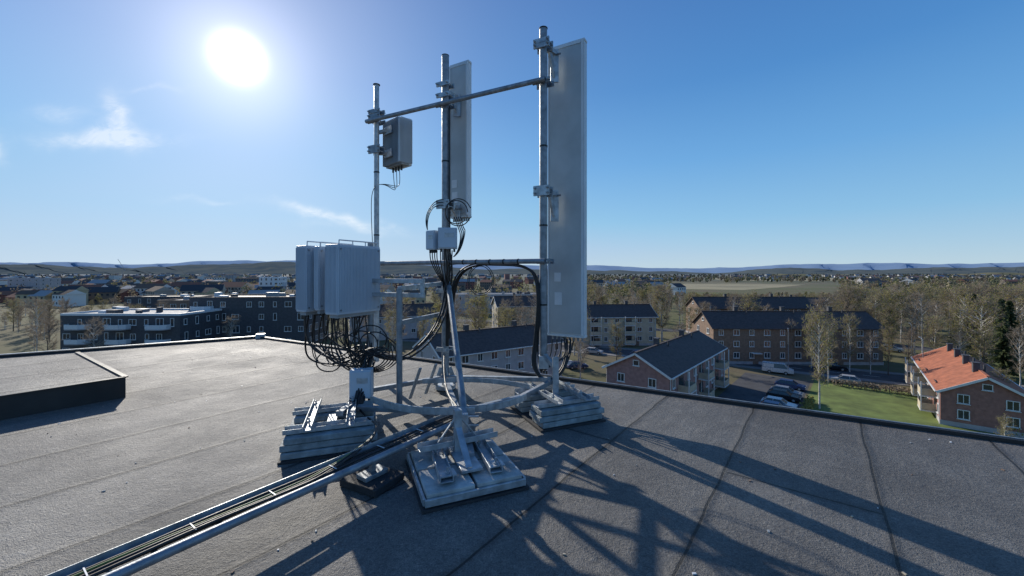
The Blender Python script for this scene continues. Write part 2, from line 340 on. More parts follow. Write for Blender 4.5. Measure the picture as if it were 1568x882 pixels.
# ---------------------------------------------------------------- buildings
def window(b,M,x,z,w,h,side,m=None):
    def bx(cx,cy,cz,sx,sy,sz,mt): b.box(None,(sx,sy,sz),mt,M=M@Matrix.Translation((cx,cy,cz)))
    bx(x,.0,z,w-.1,.05,h-.1,M_glass)
    f=.09
    bx(x-w/2+f/2,.03,z,f,.12,h,M_wframe); bx(x+w/2-f/2,.03,z,f,.12,h,M_wframe)
    bx(x,.03,z+h/2-f/2,w-2*f,.11,f,M_wframe); bx(x,.03,z-h/2+f/2,w-2*f,.11,f,M_wframe)
    if w>.9: bx(x,.035,z,.06,.1,h-2*f,M_wframe)
    bx(x,.09,z-h/2-.04,w+.15,.2,.05,M_wframe)
EXC=[]
def house(name,x,y,ang,L,W,hw,hr,wm,rm,storeys=2,bays=8,balc=None,gwin=2,chim=2,trim=True,ovh=.45):
    root=empty(name,Matrix.Translation((x,y,GZ))@Matrix.Rotation(ang,4,'Z'))
    EXC.append((x,y,ang,-3,L+3,-W/2-3,W/2+3))
    b=B(); h2=W/2
    vs=[(0,-h2,0),(0,h2,0),(0,h2,hw),(0,0,hr-.15),(0,-h2,hw),(L,-h2,0),(L,h2,0),(L,h2,hw),(L,0,hr-.15),(L,-h2,hw)]
    b.add(vs,[(0,4,3,2,1),(5,6,7,8,9),(0,5,9,4),(1,2,7,6)],wm)
    b.box((L/2,0,.3),(L+.12,W+.12,.6),M_grey)
    b.obj('walls',root)
    b=B(); sl=(hr-hw)/h2
    for s in(-1,1):
        y0=s*(h2+ovh); z0=hw-ovh*sl+.05; zt=hr+.05
        vs=[(-ovh,0,zt),(L+ovh,0,zt),(L+ovh,y0,z0),(-ovh,y0,z0)]
        vs=vs+[(a,c,d-.18) for a,c,d in vs]
        b.add(vs,[(0,1,2,3),(7,6,5,4),(0,3,7,4),(1,5,6,2),(3,2,6,7),(0,4,5,1)],rm)
    b.beam((-ovh,0,hr+.09),(L+ovh,0,hr+.09),.3,.12,rm)
    b.obj('roof',root)
    b=B()
    for k in range(chim):
        cx=L*(k+.7)/(chim+.4); b.box((cx,.3,hr+.3),(.8,.6,1.3),M_dark); b.box((cx,.3,hr+1.0),(.95,.75,.1),M_dark)
        b.cyl((cx+2,-.8,hr-.5),(cx+2,-.8,hr+.5),.12,M_dark,n=8)
    if chim: b.obj('chimneys',root)
    b=B()
    if trim:
        for gx in(-ovh-.04,L+ovh+.04):
            for s in(-1,1):
                b.beam((gx,0,hr-.1),(gx,s*(h2+ovh),hw-ovh*sl-.1),.07,.28,M_wframe)
        for s in(-1,1):
            b.beam((-ovh,s*(h2+ovh+.07),hw-ovh*sl-.02),(L+ovh,s*(h2+ovh+.07),hw-ovh*sl-.02),.12,.14,M_wframe)
            for xx in (.2,L*.5,L-.2): b.cyl((xx,s*(h2+.08),0),(xx,s*(h2+.08),hw-.2),.05,M_wframe,n=6)
    st=(hw-.6)/storeys
    for s in(-1,1):
        Mw=(Matrix.Translation((0,-h2,0)) if s<0 else Matrix.Translation((L,h2,0))@Matrix.Rotation(math.pi,4,'Z'))
        Mw=Mw@Matrix.Scale(-1,4,(0,1,0))
        for k in range(bays):
            cx=L*(k+.5)/bays
            for q in range(storeys):
                cz=.6+st*(q+.55)
                if balc==s and k%3==1: continue
                window(b,Mw,cx,cz,1.3 if k%2 else 1.0,1.25,s)
        if balc==s:
            for k in range(1,bays,3):
                cx=L*(k+.5)/bays
                for q in range(storeys):
                    z=.6+st*q+.1
                    def bx(c,d,mt): b.box(None,d,mt,M=Mw@Matrix.Translation(c))
                    bx((cx,.8,z),(2.9,1.6,.16),M_wframe); bx((cx,1.57,z+.6),(2.8,.05,.9),M_cream)
                    bx((cx-1.42,.8,z+.6),(.05,1.5,.9),M_cream); bx((cx+1.42,.8,z+.6),(.05,1.5,.9),M_cream)
                    bx((cx,.0,z+1.15),(1.9,.06,2.0),M_glass)
                    bx((cx-1.42,1.5,z+st/2),(.12,.12,st),M_wframe); bx((cx+1.42,1.5,z+st/2),(.12,.12,st),M_wframe)
    for e in(0,1):
        Mw=Matrix.Translation((0,h2,0))@Matrix.Rotation(-math.pi/2,4,'Z') if e==0 else Matrix.Translation((L,-h2,0))@Matrix.Rotation(math.pi/2,4,'Z')
        Mw=Mw@Matrix.Scale(-1,4,(0,1,0))
        for q in range(storeys):
            for k in range(gwin): window(b,Mw,W*(k+.5)/gwin,.6+st*(q+.55),1.1,1.2,0)
        window(b,Mw,W/2,hw+.42*(hr-hw),.9,.8,0)
    b.obj('windows_and_trim',root)
    b=B(); b.box((L*.25,-h2-.02,1.1),(1.2,.12,2.2),M_brown); b.box((L*.25,-h2-.5,2.45),(1.9,1.0,.12),M_wframe); b.box((L*.75,-h2-.02,1.1),(1.2,.12,2.2),M_brown)
    b.obj('doors',root)
    return root
A1=math.atan2(.75,.66)
house('pink_brick_apartment_house',17.1,55,A1,27,9,6.5,8.9,M_pink,M_rbrown,2,9,-1,2,2)
house('red_brick_apartment_house',59.5,50,math.atan2(.763,.647),27,8.1,4.6,6.9,M_red,M_rorange,2,9,1,2,4)
house('grey_apartment_house',-13.4,63.8,math.atan2(.57,.82),24,10,7.5,10,M_grey,M_rbrown,3,9,None,2,2)
house('cream_apartment_house',-6,140,.25,34,10,8.5,11.5,M_cream,M_rbrown,3,10,None,2,3)
house('cream_apartment_house',17,112,.1,22,10,8,10.8,M_cream,M_rbrown,3,7,-1,2,2)
house('brown_apartment_house',44,92,-.03,36,10,8,11,M_brown,M_rbrown,3,11,None,2,3,False)
house('brown_apartment_house',58,128,.02,36,10,9,12,M_brown,M_rbrown,3,10,None,2,2,False)
house('yellow_apartment_house',100,160,-.2,36,10,8,10,M_cream,M_rdark,3,9,-1,2,2,False)
house('cream_apartment_house',-48,118,.4,26,9,7,10,M_grey,M_rbrown,2,8,None,2,2)
def block(name,x,y,ang,L,W,h,wm,storeys,bays,style=0,roofm=None,wc=None):
    root=empty(name,Matrix.Translation((x,y,GZ))@Matrix.Rotation(ang,4,'Z'))
    EXC.append((x,y,ang,-4,L+4,-4,W+4))
    b=B(); b.box((L/2,W/2,h/2),(L,W,h),wm); b.obj('walls',root)
    b=B(); b.box((L/2,W/2,h+.05),(L-.7,W-.7,.1),roofm or M_rgrey)
    for c,d in(((L/2,.17,h+.25),(L,.34,.5)),((L/2,W-.17,h+.25),(L,.34,.5)),((.17,W/2,h+.25),(.34,W-.7,.5)),((L-.17,W/2,h+.25),(.34,W-.7,.5))): b.box(c,d,wc or wm)
    r=random.Random(L*7+W)
    for k in range(7):
        hh=r.uniform(.6,1.5)
        b.box((r.uniform(2,L-2),r.uniform(2,W-2),h+.1+hh/2),(r.uniform(.8,3),r.uniform(.8,2),hh),r.choice([M_galvd,M_white,M_dark]))
    b.obj('roof',root)
    b=B(); st=h/storeys
    for (Mw,LL) in((Matrix.Scale(-1,4,(0,1,0)),L),(Matrix.Translation((L,0,0))@Matrix.Rotation(math.pi/2,4,'Z')@Matrix.Scale(-1,4,(0,1,0)),W),(Matrix.Translation((0,W,0))@Matrix.Rotation(-math.pi/2,4,'Z')@Matrix.Scale(-1,4,(0,1,0)),W)):
        nb=max(2,int(bays*LL/L))
        for q in range(storeys):
            for k in range(nb): 
                if r.random()<.12: continue
                window(b,Mw,LL*(k+.5)/nb+r.uniform(-.2,.2),st*(q+.55),r.choice([.9,1.3,1.8]),r.choice([1.4,1.4,1.9]),0)
    b.obj('windows',root)
    if style:
        b=B()
        for k in range(style):
            cx=L*(k+.5)/style if style>1 else 3.5
            for q in range(storeys):
                z=st*q+.3; pts=[(cx-2.6,0),(cx-2.5,-1.1),(cx-1.6,-1.9),(cx+1.6,-1.9),(cx+2.5,-1.1),(cx+2.6,0)]
                b.prism(pts,z-.1,z+.08,M_grey)
                for i in range(5):
                    b.beam((*pts[i],z+.62),(*pts[i+1],z+.62),.07,1.0,M_white)
        b.obj('balconies',root)
    return root
block('dark_apartment_block',-84,104,.06,30,14,13.0,M_dark,4,9,1,M_rdark,M_dark)
block('white_balcony_apartment_block',-104,92,-.02,28,13,10,M_dark,3,9,3,M_rgrey,M_white)
block('office_block',-120,135,.1,40,14,10,M_brown,3,12)
block('white_tower_block',-190,300,.1,14,14,16,M_white,5,4)
block('grey_tower_block',-385,305,.1,22,16,15,M_grey,5,5,0,M_rdark)
block('office_block',-30,190,.05,44,14,9,M_grey,3,12)
block('dark_apartment_block',-165,170,.15,46,14,9,M_dark,3,12,0,M_rdark)
# distant town -------------------------------------------------
M_town=attrmat('town_render')
def inside(e,x,y):
    ox,oy,a,x0,x1,y0,y1=e; c,s=math.cos(a),math.sin(a); u=(x-ox)*c+(y-oy)*s; v=-(x-ox)*s+(y-oy)*c
    return x0<u<x1 and y0<v<y1
def town(name,zones,seed):
    r=random.Random(seed); b=B()
    for (n,t0,t1,d0,d1) in zones:
        for _ in range(n):
            d=d0*(d1/d0)**r.random(); tn=r.uniform(t0,t1); x=tn*d
            if any(inside(e,x,d) for e in EXC): continue
            if .38<tn<.8 and 430<d<760: continue
            L=r.uniform(9,20)*(1+.3*(r.random()<.2)) ; W=r.uniform(8,13); h=r.choice([3.5,5,6,6,7,8,9])
            if tn<0 and d>400 and r.random()<.12: h=r.uniform(10,15); L*=1.4
            a=r.uniform(-.6,.6)
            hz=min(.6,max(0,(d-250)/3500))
            def H(c): return tuple(q*(1-hz)+k*hz for q,k in zip(c,(.20,.24,.29)))  # distance haze blended into wall and roof colours
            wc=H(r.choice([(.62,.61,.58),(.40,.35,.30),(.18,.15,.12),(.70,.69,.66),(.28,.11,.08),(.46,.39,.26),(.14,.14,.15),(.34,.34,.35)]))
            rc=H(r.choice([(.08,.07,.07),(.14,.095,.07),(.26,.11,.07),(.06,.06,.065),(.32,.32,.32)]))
            M=Matrix.Translation((x,d,GZ))@Matrix.Rotation(a,4,'Z')
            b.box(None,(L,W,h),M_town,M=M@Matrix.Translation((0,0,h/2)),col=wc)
            if h<9.5:
                p=[(-L/2-.4,-W/2-.4,h-.1),(L/2+.4,-W/2-.4,h-.1),(L/2+.4,W/2+.4,h-.1),(-L/2-.4,W/2+.4,h-.1),(-L/2-.4,0,h+W*.28),(L/2+.4,0,h+W*.28)]
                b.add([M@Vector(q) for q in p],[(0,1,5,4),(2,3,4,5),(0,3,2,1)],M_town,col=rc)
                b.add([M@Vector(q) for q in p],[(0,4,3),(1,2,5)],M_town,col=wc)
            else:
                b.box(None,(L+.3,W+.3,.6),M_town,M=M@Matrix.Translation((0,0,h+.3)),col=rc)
            if d<900:
                ns=max(1,int(h/2.9)); nb=int(L/2.6)
                for q in range(ns):
                    for k in range(nb):
                        wx=-L/2+L*(k+.5)/nb; wz=h/ns*(q+.35); y=-W/2-.04
                        b.add([M@Vector(v) for v in((wx-.6,y,wz),(wx+.6,y,wz),(wx+.6,y,wz+1.3),(wx-.6,y,wz+1.3))],[(0,1,2,3)],M_town,col=(.04,.05,.06))
    b.obj(name,colattr=True)
town('distant_town',[(330,-1.6,-.15,230,1400),(260,-1.5,.1,900,3200),(60,-.2,.45,350,1500),(130,.55,1.4,900,1700),(20,.8,1.4,350,900)],11)
# ---------------------------------------------------------------- trees
def tree_mesh(name,seed,h,kind):
    r=random.Random(seed); b=B()
    bark=M_bark if kind in('birch','bare') and seed%3!=1 else M_barkd
    segs=7; pts=[]; x=y=0
    for i in range(segs+1):
        pts.append(Vector((x,y,h*i/segs*.97))); x+=r.uniform(-.12,.12)*h/14; y+=r.uniform(-.12,.12)*h/14
    r0=h*.0125
    for i in range(segs): b.cyl(pts[i],pts[i+1],r0*(1-i/segs)+.015,bark,r0*(1-(i+1)/segs)+.015,n=6,caps=False)
    def at(f):
        q=f*segs; i=min(int(q),segs-1); return pts[i].lerp(pts[i+1],q-i)
    def tri(p,d,w,m):
        s=d.orthogonal().normalized()*w; s.rotate(Matrix.Rotation(r.uniform(0,6.28),3,d.normalized()))
        b.add([p-s,p+s,p+d],[(0,1,2)],m)
    def leaf(p,s,m):
        a=Vector((r.gauss(0,1),r.gauss(0,1),r.gauss(0,1))).normalized(); c=a.orthogonal().normalized(); e=a.cross(c)
        b.add([p-c*s,p-e*s*.7,p+c*s,p+e*s*.7],[(0,1,2,3)],m)
    if kind=='fir':
        n=34
        for k in range(n):
            f=.08+.9*k/n; p=at(f); L=(1-f)*h*.2+.25
            for j in range(9):
                a=r.uniform(0,6.28); d=Vector((math.cos(a),math.sin(a),r.uniform(-.35,-.05)))*L*r.uniform(.7,1.1)
                tri(p,d,.22+.1*L,M_fir)
                for q in range(3): 
                    leaf(p+d*r.uniform(.3,1)+Vector((0,0,-.1)),.22,M_fir)
    else:
        nb=int(30+h)
        for k in range(nb):
            f=.24+.74*(k/nb)**.9; p=at(f); a=r.uniform(0,6.28)
            prof=math.sin(math.pi*min(1,(1.05-f)/.85))**.7
            L=h*.2*prof*r.uniform(.45,1.25)+.3
            up=r.uniform(.45,1.3)
            d=Vector((math.cos(a),math.sin(a),up)).normalized()*L
            q=p+d*.5+Vector((0,0,.05*L)); e=p+d+Vector((0,0,.12*L))
            rb=.014+.008*L
            b.cyl(p,q,rb*1.6,bark,rb,n=3,caps=False); b.cyl(q,e,rb,bark,.008,n=3,caps=False)
            for j in range(6):
                g=r.uniform(.3,1); o=p.lerp(e,g); 
                dd=(d.normalized()+Vector((r.gauss(0,.7),r.gauss(0,.7),r.gauss(.1,.5)))).normalized()*r.uniform(.5,1.1)*h/14
                for q2 in range(6):
                    d3=(dd.normalized()+Vector((r.gauss(0,.6),r.gauss(0,.6),r.gauss(.1,.5)))).normalized()*r.uniform(.5,1.2)
                    tri(o+dd*r.uniform(0,.8),d3,.026,M_twig)
                nl={'birch':6,'bare':0,'green':13}[kind]
                for q2 in range(nl):
                    leaf(o+dd*r.uniform(.2,1.3)+Vector((r.gauss(0,.28),r.gauss(0,.28),r.gauss(0,.28))),r.uniform(.06,.12),M_leaf)
    o=b.obj(name); me=o.data; bpy.data.objects.remove(o); return me
TM={k:[(tree_mesh(k+'_tree_mesh',s+hash0,12,k)) for s in range(4)] for hash0,k in((10,'birch'),(20,'bare'),(30,'green'),(40,'fir'))}
TN={'birch':'birch_tree','bare':'bare_tree','green':'leafy_tree','fir':'spruce_tree'}
def tree(kind,x,y,h,wd=1):
    o=bpy.data.objects.new(TN[kind],R.choice(TM[kind])); scene.collection.objects.link(o)
    o.location=(x,y,GZ); s=h/12; o.scale=(s*wd,s*wd,s); o.rotation_euler=(0,0,R.uniform(0,6.28))
def nearroad(x,y,rd=road,m_=7):
    for i in range(len(rd)-1):
        a=Vector(rd[i]);c=Vector(rd[i+1]);p=Vector((x,y));d=c-a;tt_=max(0,min(1,(p-a).dot(d)/d.length_squared))
        if (a+d*tt_-p).length<m_: return True
    return False
def scatter(n,t0,t1,d0,d1,ya,yb,kinds):
    k=0;tries=0
    while k<n and tries<n*6:
        tries+=1
        d=math.sqrt(R.uniform(d0*d0,d1*d1)); tn=R.uniform(t0,t1); x=tn*d
        if nearroad(x,d) or nearroad(x,d,road2,5) or any(inside(e,x,d) for e in EXC): continue
        yt=R.uniform(ya,yb); h=min(16,20-(yt-416)*d/612)
        if .42<tn<.8: h=min(h,20-34*d/612)
        if h<4.5: continue
        tree(R.choice(kinds),x,d,h,R.uniform(.75,1.15)); k+=1
scatter(270,.15,1.4,92,240,436,480,['birch','bare','bare','bare','green','birch','bare','birch'])
scatter(70,.80,1.5,84,150,434,470,['birch','bare','bare','birch'])
scatter(55,1.12,1.6,75,130,430,462,['birch','bare','bare','birch','fir'])
scatter(60,-.3,.15,78,230,448,480,['birch','bare','bare','green'])
scatter(90,-1.4,-.3,88,260,455,500,['bare','bare','bare','birch'])
tree('birch',45,58.5,14,.7); tree('birch',57,72,11,.8); tree('bare',36,86,9); tree('birch',88,75,15); tree('fir',104,84,15); tree('fir',108,86,13)
tree('bare',12,70,9); tree('birch',22,84,9); tree('bare',5,76,11); tree('birch',14,84,12);tree('bare',-88,84,10);tree('bare',-93,80,10)
for k in range(14): tree('birch' if k%2 else 'bare',60+k*2.6+R.uniform(-1,1),86-k*1.7+R.uniform(-1.5,1.5),R.uniform(8,12),.8)
for (s_,o_) in((38,26),(30,33),(20,38),(36,40),(12,30)):
    q=loc(s_,o_); tree(R.choice(['bare','birch']),q[0],q[1],R.uniform(4,7),.8)
def hedge(name,p,q,h,wd,m):
    r=random.Random(int(p[0]*9)); b=B(); p=Vector((*p,GZ));q=Vector((*q,GZ)); n=int((q-p).length*60)
    for _ in range(n):
        c=p.lerp(q,r.random())+Vector((r.gauss(0,wd/3),r.gauss(0,wd/3),h*r.random()**.7)); s=r.uniform(.08,.2)
        a=Vector((r.gauss(0,1),r.gauss(0,1),r.gauss(0,1))).normalized(); e=a.orthogonal().normalized(); f=a.cross(e)
        b.add([c-e*s,c-f*s,c+e*s,c+f*s],[(0,1,2,3)],m)
    for k in range(int((q-p).length/1.2)):
        c=p.lerp(q,(k+.5)/max(1,int((q-p).length/1.2))); b.cyl(c,c+Vector((0,0,h*.8)),.03,M_barkd,n=4)
    b.obj(name)
hedge('hedge',loc(2,13),loc(24,13),.9,.8,M_leaf); hedge('hedge',loc(38,15),loc(39,28),1.1,.9,M_twig); hedge('hedge',loc(24,33),loc(34,34),1.2,1.0,M_leaf)
def mass(name,n,zones,seed):
    rg=np.random.default_rng(seed); V=[];C=[]
    for (frac,t0,t1,d0,d1) in zones:
        k=int(n*frac); d=d0*(d1/d0)**rg.random(k); tn=rg.uniform(t0,t1,k)
        keep=~((tn>.40)&(tn<.82)&(d>330)&(d<720))
        d=d[keep];tn=tn[keep];k=len(d)
        h=rg.uniform(6,13,k); 
        sel=(tn>.40)&(tn<.82)&(d<330); h=np.where(sel,np.minimum(h,np.maximum(4,20-36*d/612)),h)
        K=44
        cen=np.stack([tn*d,d,np.full(k,GZ)],1)
        u=rg.normal(size=(k,K,3)); u/=np.linalg.norm(u,axis=2,keepdims=True); rad=rg.random((k,K,1))**.45
        p=u*rad; p[:,:,0]*=(h*.25)[:,None]; p[:,:,1]*=(h*.25)[:,None]; p[:,:,2]=p[:,:,2]*(h*.42)[:,None]+(h*.57)[:,None]
        p+=cen[:,None,:]
        s=(.28+d/1000)[:,None,None]*rg.uniform(.6,1.3,(k,K,1))
        a=rg.normal(size=(k,K,3)); a/=np.linalg.norm(a,axis=2,keepdims=True); c=np.cross(a,rg.normal(size=(k,K,3))); c/=np.linalg.norm(c,axis=2,keepdims=True)
        q=np.stack([p-a*s,p-c*s,p+a*s,p+c*s],2).reshape(-1,4,3)
        pal=np.array([(.21,.17,.12),(.24,.20,.14),(.24,.22,.09),(.20,.185,.085),(.09,.11,.06),(.27,.23,.16)])
        col=pal[rg.integers(0,len(pal),k)]
        hz=np.clip((d-250)/3500,0,.75)[:,None]; col=col*(1-hz)+np.array([.16,.20,.24])*hz  # farther trees get haze painted into their foliage colour
        col=np.repeat(col,K,0)*rg.uniform(.6,1.3,(k*K,1))
        V.append(q);C.append(col)
    V=np.concatenate(V);C=np.concatenate(C);nf=len(V)
    me=bpy.data.meshes.new(name); me.vertices.add(nf*4); me.vertices.foreach_set('co',V.astype(np.float32).ravel())
    me.loops.add(nf*4); me.loops.foreach_set('vertex_index',np.arange(nf*4,dtype=np.int32))
    me.polygons.add(nf); me.polygons.foreach_set('loop_start',np.arange(0,nf*4,4,dtype=np.int32)); me.polygons.foreach_set('loop_total',np.full(nf,4,dtype=np.int32))
    me.update(); me.validate()
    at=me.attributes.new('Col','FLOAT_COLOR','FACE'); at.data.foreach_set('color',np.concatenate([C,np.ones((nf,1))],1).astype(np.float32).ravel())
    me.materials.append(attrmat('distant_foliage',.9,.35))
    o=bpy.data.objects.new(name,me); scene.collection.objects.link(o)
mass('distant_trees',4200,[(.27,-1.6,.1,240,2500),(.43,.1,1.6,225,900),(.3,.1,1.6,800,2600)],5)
# ---------------------------------------------------------------- cars, lamps, crane
def car(name,x,y,rot,col,van=False):
    mp=mat(name+'_paint',col,.3,.3,.03,2,spec=.6)
    root=Matrix.Translation((x,y,GZ+.02))@Matrix.Rotation(rot,4,'Z'); b=B()
    L=4.4 if not van else 5.2; H=1.45 if not van else 2.0
    if van: low=[(-2.6,.35),(2.6,.35),(2.6,.95),(1.9,1.15),(-2.6,1.15)]; top=[(-2.55,1.15),(1.85,1.15),(1.15,1.95),(-2.45,1.98)]
    else: low=[(-2.15,.3),(2.2,.3),(2.2,.7),(1.95,.82),(1.0,.93),(-2.1,.95),(-2.2,.6)]; top=[(-2.0,.93),(1.05,.92),(.35,1.4),(-1.35,1.42)]
    def ext(poly,w0,w1,m):
        n=len(poly); zs=[p[1] for p in poly]; z0,z1=min(zs),max(zs); vs=[]
        for s in(-1,1):
            for px,pz in poly:
                ww=w0+(w1-w0)*(pz-z0)/(z1-z0); vs.append((px,s*ww,pz))
        b.add(vs,[tuple(range(n)),tuple(range(2*n-1,n-1,-1))]+[(i,n+i,n+(i+1)%n,(i+1)%n) for i in range(n)],m)
    ext(low,.86,.9,mp); ext(top,.84,.66,M_glass)
    tz=max(p[1] for p in top); x0=top[3][0];x1=top[2][0]
    b.box(((x0+x1)/2,0,tz+.02),(x1-x0+.1,1.34,.05),mp)
    for s in(-1,1):
        for (pa,pb) in((top[1],top[2]),(top[0],top[3])): b.beam((pa[0],s*.84,pa[1]),(pb[0],s*.67,pb[1]),.07,.08,mp)
        mx=(x0+x1)/2-.1; b.beam((mx,s*.855,.95),(mx,s*.68,tz),.05,.08,mp)
        if van: b.box((-1.5,s*.77,1.55),(1.8,.12,.7),mp)
        for wx in(-1.35,1.35):
            b.cyl((wx,s*.70,.33),(wx,s*.92,.33),.33,M_tyre,n=14); b.cyl((wx,s*.9,.33),(wx,s*.93,.33),.19,M_galv,n=10)
        b.box((L/2-.02,s*.62,.68),(.08,.34,.14),M_white); b.box((-L/2+.0,s*.66,.75),(.08,.28,.16),M_red)
    b.obj(name,M=root,bevel=.03)
cols=[(.5,.52,.55),(.02,.025,.03),(.05,.09,.20),(.6,.6,.6),(.04,.04,.045),(.25,.27,.3),(.22,.03,.03)]
for i,k in enumerate([1,2,4,5,7,8,10]):
    p=loc(4.3+2.6*k,9.7); car('parked_car',p[0],p[1],A0-math.pi/2,cols[(i if i!=6 else 2)])
car('white_van',52.5,79,-.6,(.7,.7,.7),True)
for (x,y,r_,c) in((60,72,2.5,0),(66,82,-.6,1),(20,98,-.4,0),(11,86,.2,3),(13.5,83,.2,2),(9,90,.3,4),(30,94,-.45,2),(74,70,-.55,3),(85,110,-.7,3),(80,114,-.7,0),(75,118,-.7,1),(90,106,-.7,6),(46,96.5,-.5,3),(96,101,-.7,3)):
    car('parked_car',x,y,r_,cols[c])
def lamp(x,y,h,a):
    b=B(); b.cyl((0,0,0),(0,0,h),.09,M_galvd,.05,8); b.cyl((0,0,h),(1.4,0,h+.35),.04,M_galvd,n=6); b.box((1.7,0,h+.36),(.7,.25,.12),M_galvd)
    b.obj('street_lamp',M=Matrix.Translation((x,y,GZ))@Matrix.Rotation(a,4,'Z'))
for p in((20,98),(38,90),(56,81),(72,70),(60,100),(90,90),(5,104)): lamp(p[0],p[1],8,1.0)
b=B()
for s in((-.6,-.6),(.6,-.6),(.6,.6),(-.6,.6)): b.cyl((s[0],s[1],0),(s[0],s[1],26),.12,M_grey,n=4)
for k in range(12): b.beam((-.6,-.6,k*2),(.6,-.6,k*2+2),.12,.12,M_grey)
b.beam((5,0,24),(-9,0,46),.5,.5,M_grey); b.box((5,0,24),(2,1.5,1.5),M_grey); b.beam((0,0,26),(3,0,31),.3,.3,M_grey)
b.obj('tower_crane',M=Matrix.Translation((-780,800,GZ)))
# ---------------------------------------------------------------- own roof
K=(-6.1,9.7); RR=(K[0]+.876*30,K[1]-.482*30); LF=(K[0]-.84*26,K[1]-.54*26)
poly=[K,LF,(-24,-25),(10,-25),RR]
b=B(); b.add([(x,y,0) for x,y in poly],[tuple(range(5))],M_roof); b.obj('flat_roof')
b=B(); n=5
b.add([(x,y,-.03) for x,y in poly]+[(x,y,GZ) for x,y in poly],[(i,(i+1)%n,n+(i+1)%n,n+i) for i in range(n)]+[(0,1,2,3,4)],M_brown); b.obj('building_walls')
b=B()
def lip(p,q,wd,h,m,z=0):
    b.beam((p[0],p[1],z+h/2),(q[0],q[1],z+h/2),wd,h,m)
lip(K,RR,.09,.04,M_edge); lip(K,RR,.02,.008,M_galvd,.0405)
lip((K[0]-.05,K[1]+.0),LF,.12,.05,M_edge); lip((K[0]-.05,K[1]),LF,.05,.010,M_galv,.0505)
b.box((K[0],K[1],.05),(.18,.15,.11),M_galv,rz=.3)
b.obj('roof_parapet')
u=Vector((-.6,-.8,0)); v=Vector((-.83,.56,0)); P=Vector((-4.93,5.1,0))
c4=[P,P+u*5,P+u*5+v*2.8,P+v*2.8]
b=B(); 
vs=[c+Vector((0,0,-.01)) for c in c4]+[c+Vector((0,0,.25)) for c in c4]
b.add(vs,[(0,4,5,1),(1,5,6,2),(2,6,7,3),(3,7,4,0)],M_edge); 
ov=[c+Vector((0,0,.25)) for c in c4]; b.add(ov,[(0,3,2,1)],M_roof)
b.obj('raised_roof_section')
b=B()
for i in(0,3):
    p=c4[i]+Vector((0,0,.262)); q=c4[(i+1)%4]+Vector((0,0,.262)); b.beam(p,q,.05,.015,M_edge)
b.obj('raised_roof_edge_trim')
b=B()
for k in range(200):
    x=R.uniform(-6,6);y=R.uniform(1.3,8)
    if y>9.7-.55*(x+6.1)-.3: continue
    s=R.uniform(.003,.012); a=R.uniform(0,6.28)
    b.box((x,y,.004),(s*2,s,.006),R.choice([M_conc,M_white,M_cream,M_brown]),rz=a)
b.obj('roof_debris')
# ---------------------------------------------------------------- antenna frame
ln=Vector((.889,-.457,0)); nn_=Vector((.457,.889,0))
PA=Vector((-2.05,6.05,0)); PB=Vector((-.91,5.46,0)); PC=Vector((.376,4.8,0))
frame=empty('antenna_support_frame')
Z=lambda p,z: Vector((p.x,p.y,z))
b=B()
b.cyl(Z(PA,.25),Z(PA,4.43),.038,M_galv); b.cyl(Z(PB,.05),Z(PB,4.55),.05,M_galvd); b.cyl(Z(PC,.45),Z(PC,4.52),.046,M_galvd)
for p,zs in((PA,(4.43,)),(PB,(4.55,)),(PC,(4.52,))): b.cyl(Z(p,zs[0]),Z(p,zs[0]+.01),.052,M_rub)
for p,r_ in((PA,.04),(PB,.052),(PC,.048)):
    for z in(1.2,2.15,3.1): b.cyl(Z(p,z),Z(p,z+.02),r_+.002,M_blk)
b.obj('masts',frame)
b=B(); off=-nn_*.09
b.cyl(Z(PA,3.87)+off-ln*.12,Z(PC,3.87)+off+ln*.06,.03,M_galvd)
b.cyl(Z(PA,1.73)+off-ln*.12,Z(PC,1.73)+off+ln*.06,.03,M_galvd)
for k in range(6): 
    q=Z(PB,1.73)+off+ln*(.15+.2*k); b.cyl(q,q+ln*.015,.034,M_blk)
b.obj('cross_tubes',frame)
b=B()
def clamp(p,z,r=.05,L=.2,m=M_galv):
    for s in(-1,1):
        o=nn_*(s*(r+.012)); b.box(Z(p,z)+o,(L,.02,.06),m,rz=math.atan2(ln.y,ln.x))
    for s in(-1,1):
        q=Z(p,z)+ln*(s*(L/2-.02)); b.cyl(q-nn_*(r+.06),q+nn_*(r+.05),.007,M_galv,n=8)
        b.cyl(q-nn_*(r+.045),q-nn_*(r+.03),.014,M_galv,n=6)
for p in(PA,PB,PC):
    for z in(3.87,1.73): clamp(p,z,.052,.22,M_galvd)
for z in(4.35,4.30,2.60,2.54): clamp(PC,z,.048,.2)
for z in(4.15,4.0,2.55,2.49): clamp(PB,z,.052,.2)
for z in(4.02,3.95,3.48,3.42): clamp(PA,z,.04,.22,M_galvd)
for z in(1.35,.55): clamp(PB,z,.052,.2)
b.obj('clamps',frame)
b=B()
Q=Vector((-1.24,4.4,0)); P1=Vector((-1.68,4.75,0)); F=Vector((-.41,3.6,0)); J=Vector((-.5,3.95,0))
b.cyl(Z(Q,.1),Z(Q,1.42),.033,M_galvd)
b.cyl(Z(P1,.15),Z(P1,1.95),.035,M_galvd)
for z in(1.50,1.34): b.beam((-1.75,4.72,z),(-.98,4.45,z),.05,.05,M_galv)
b.beam((-1.0,4.46,1.52),(-1.0,4.46,1.31),.045,.04,M_galv)
b.beam(Z(Q,1.04),Z(PB,1.04),.04,.05,M_galvd); b.beam(Z(P1,1.42),Z(PA,1.42),.04,.05,M_galvd)
b.beam(Z(Q,1.42),Z(PB,1.45),.05,.05,M_galv)
b.cyl((-.86,5.40,1.45),(-.42,3.62,.22),.034,M_galvd)
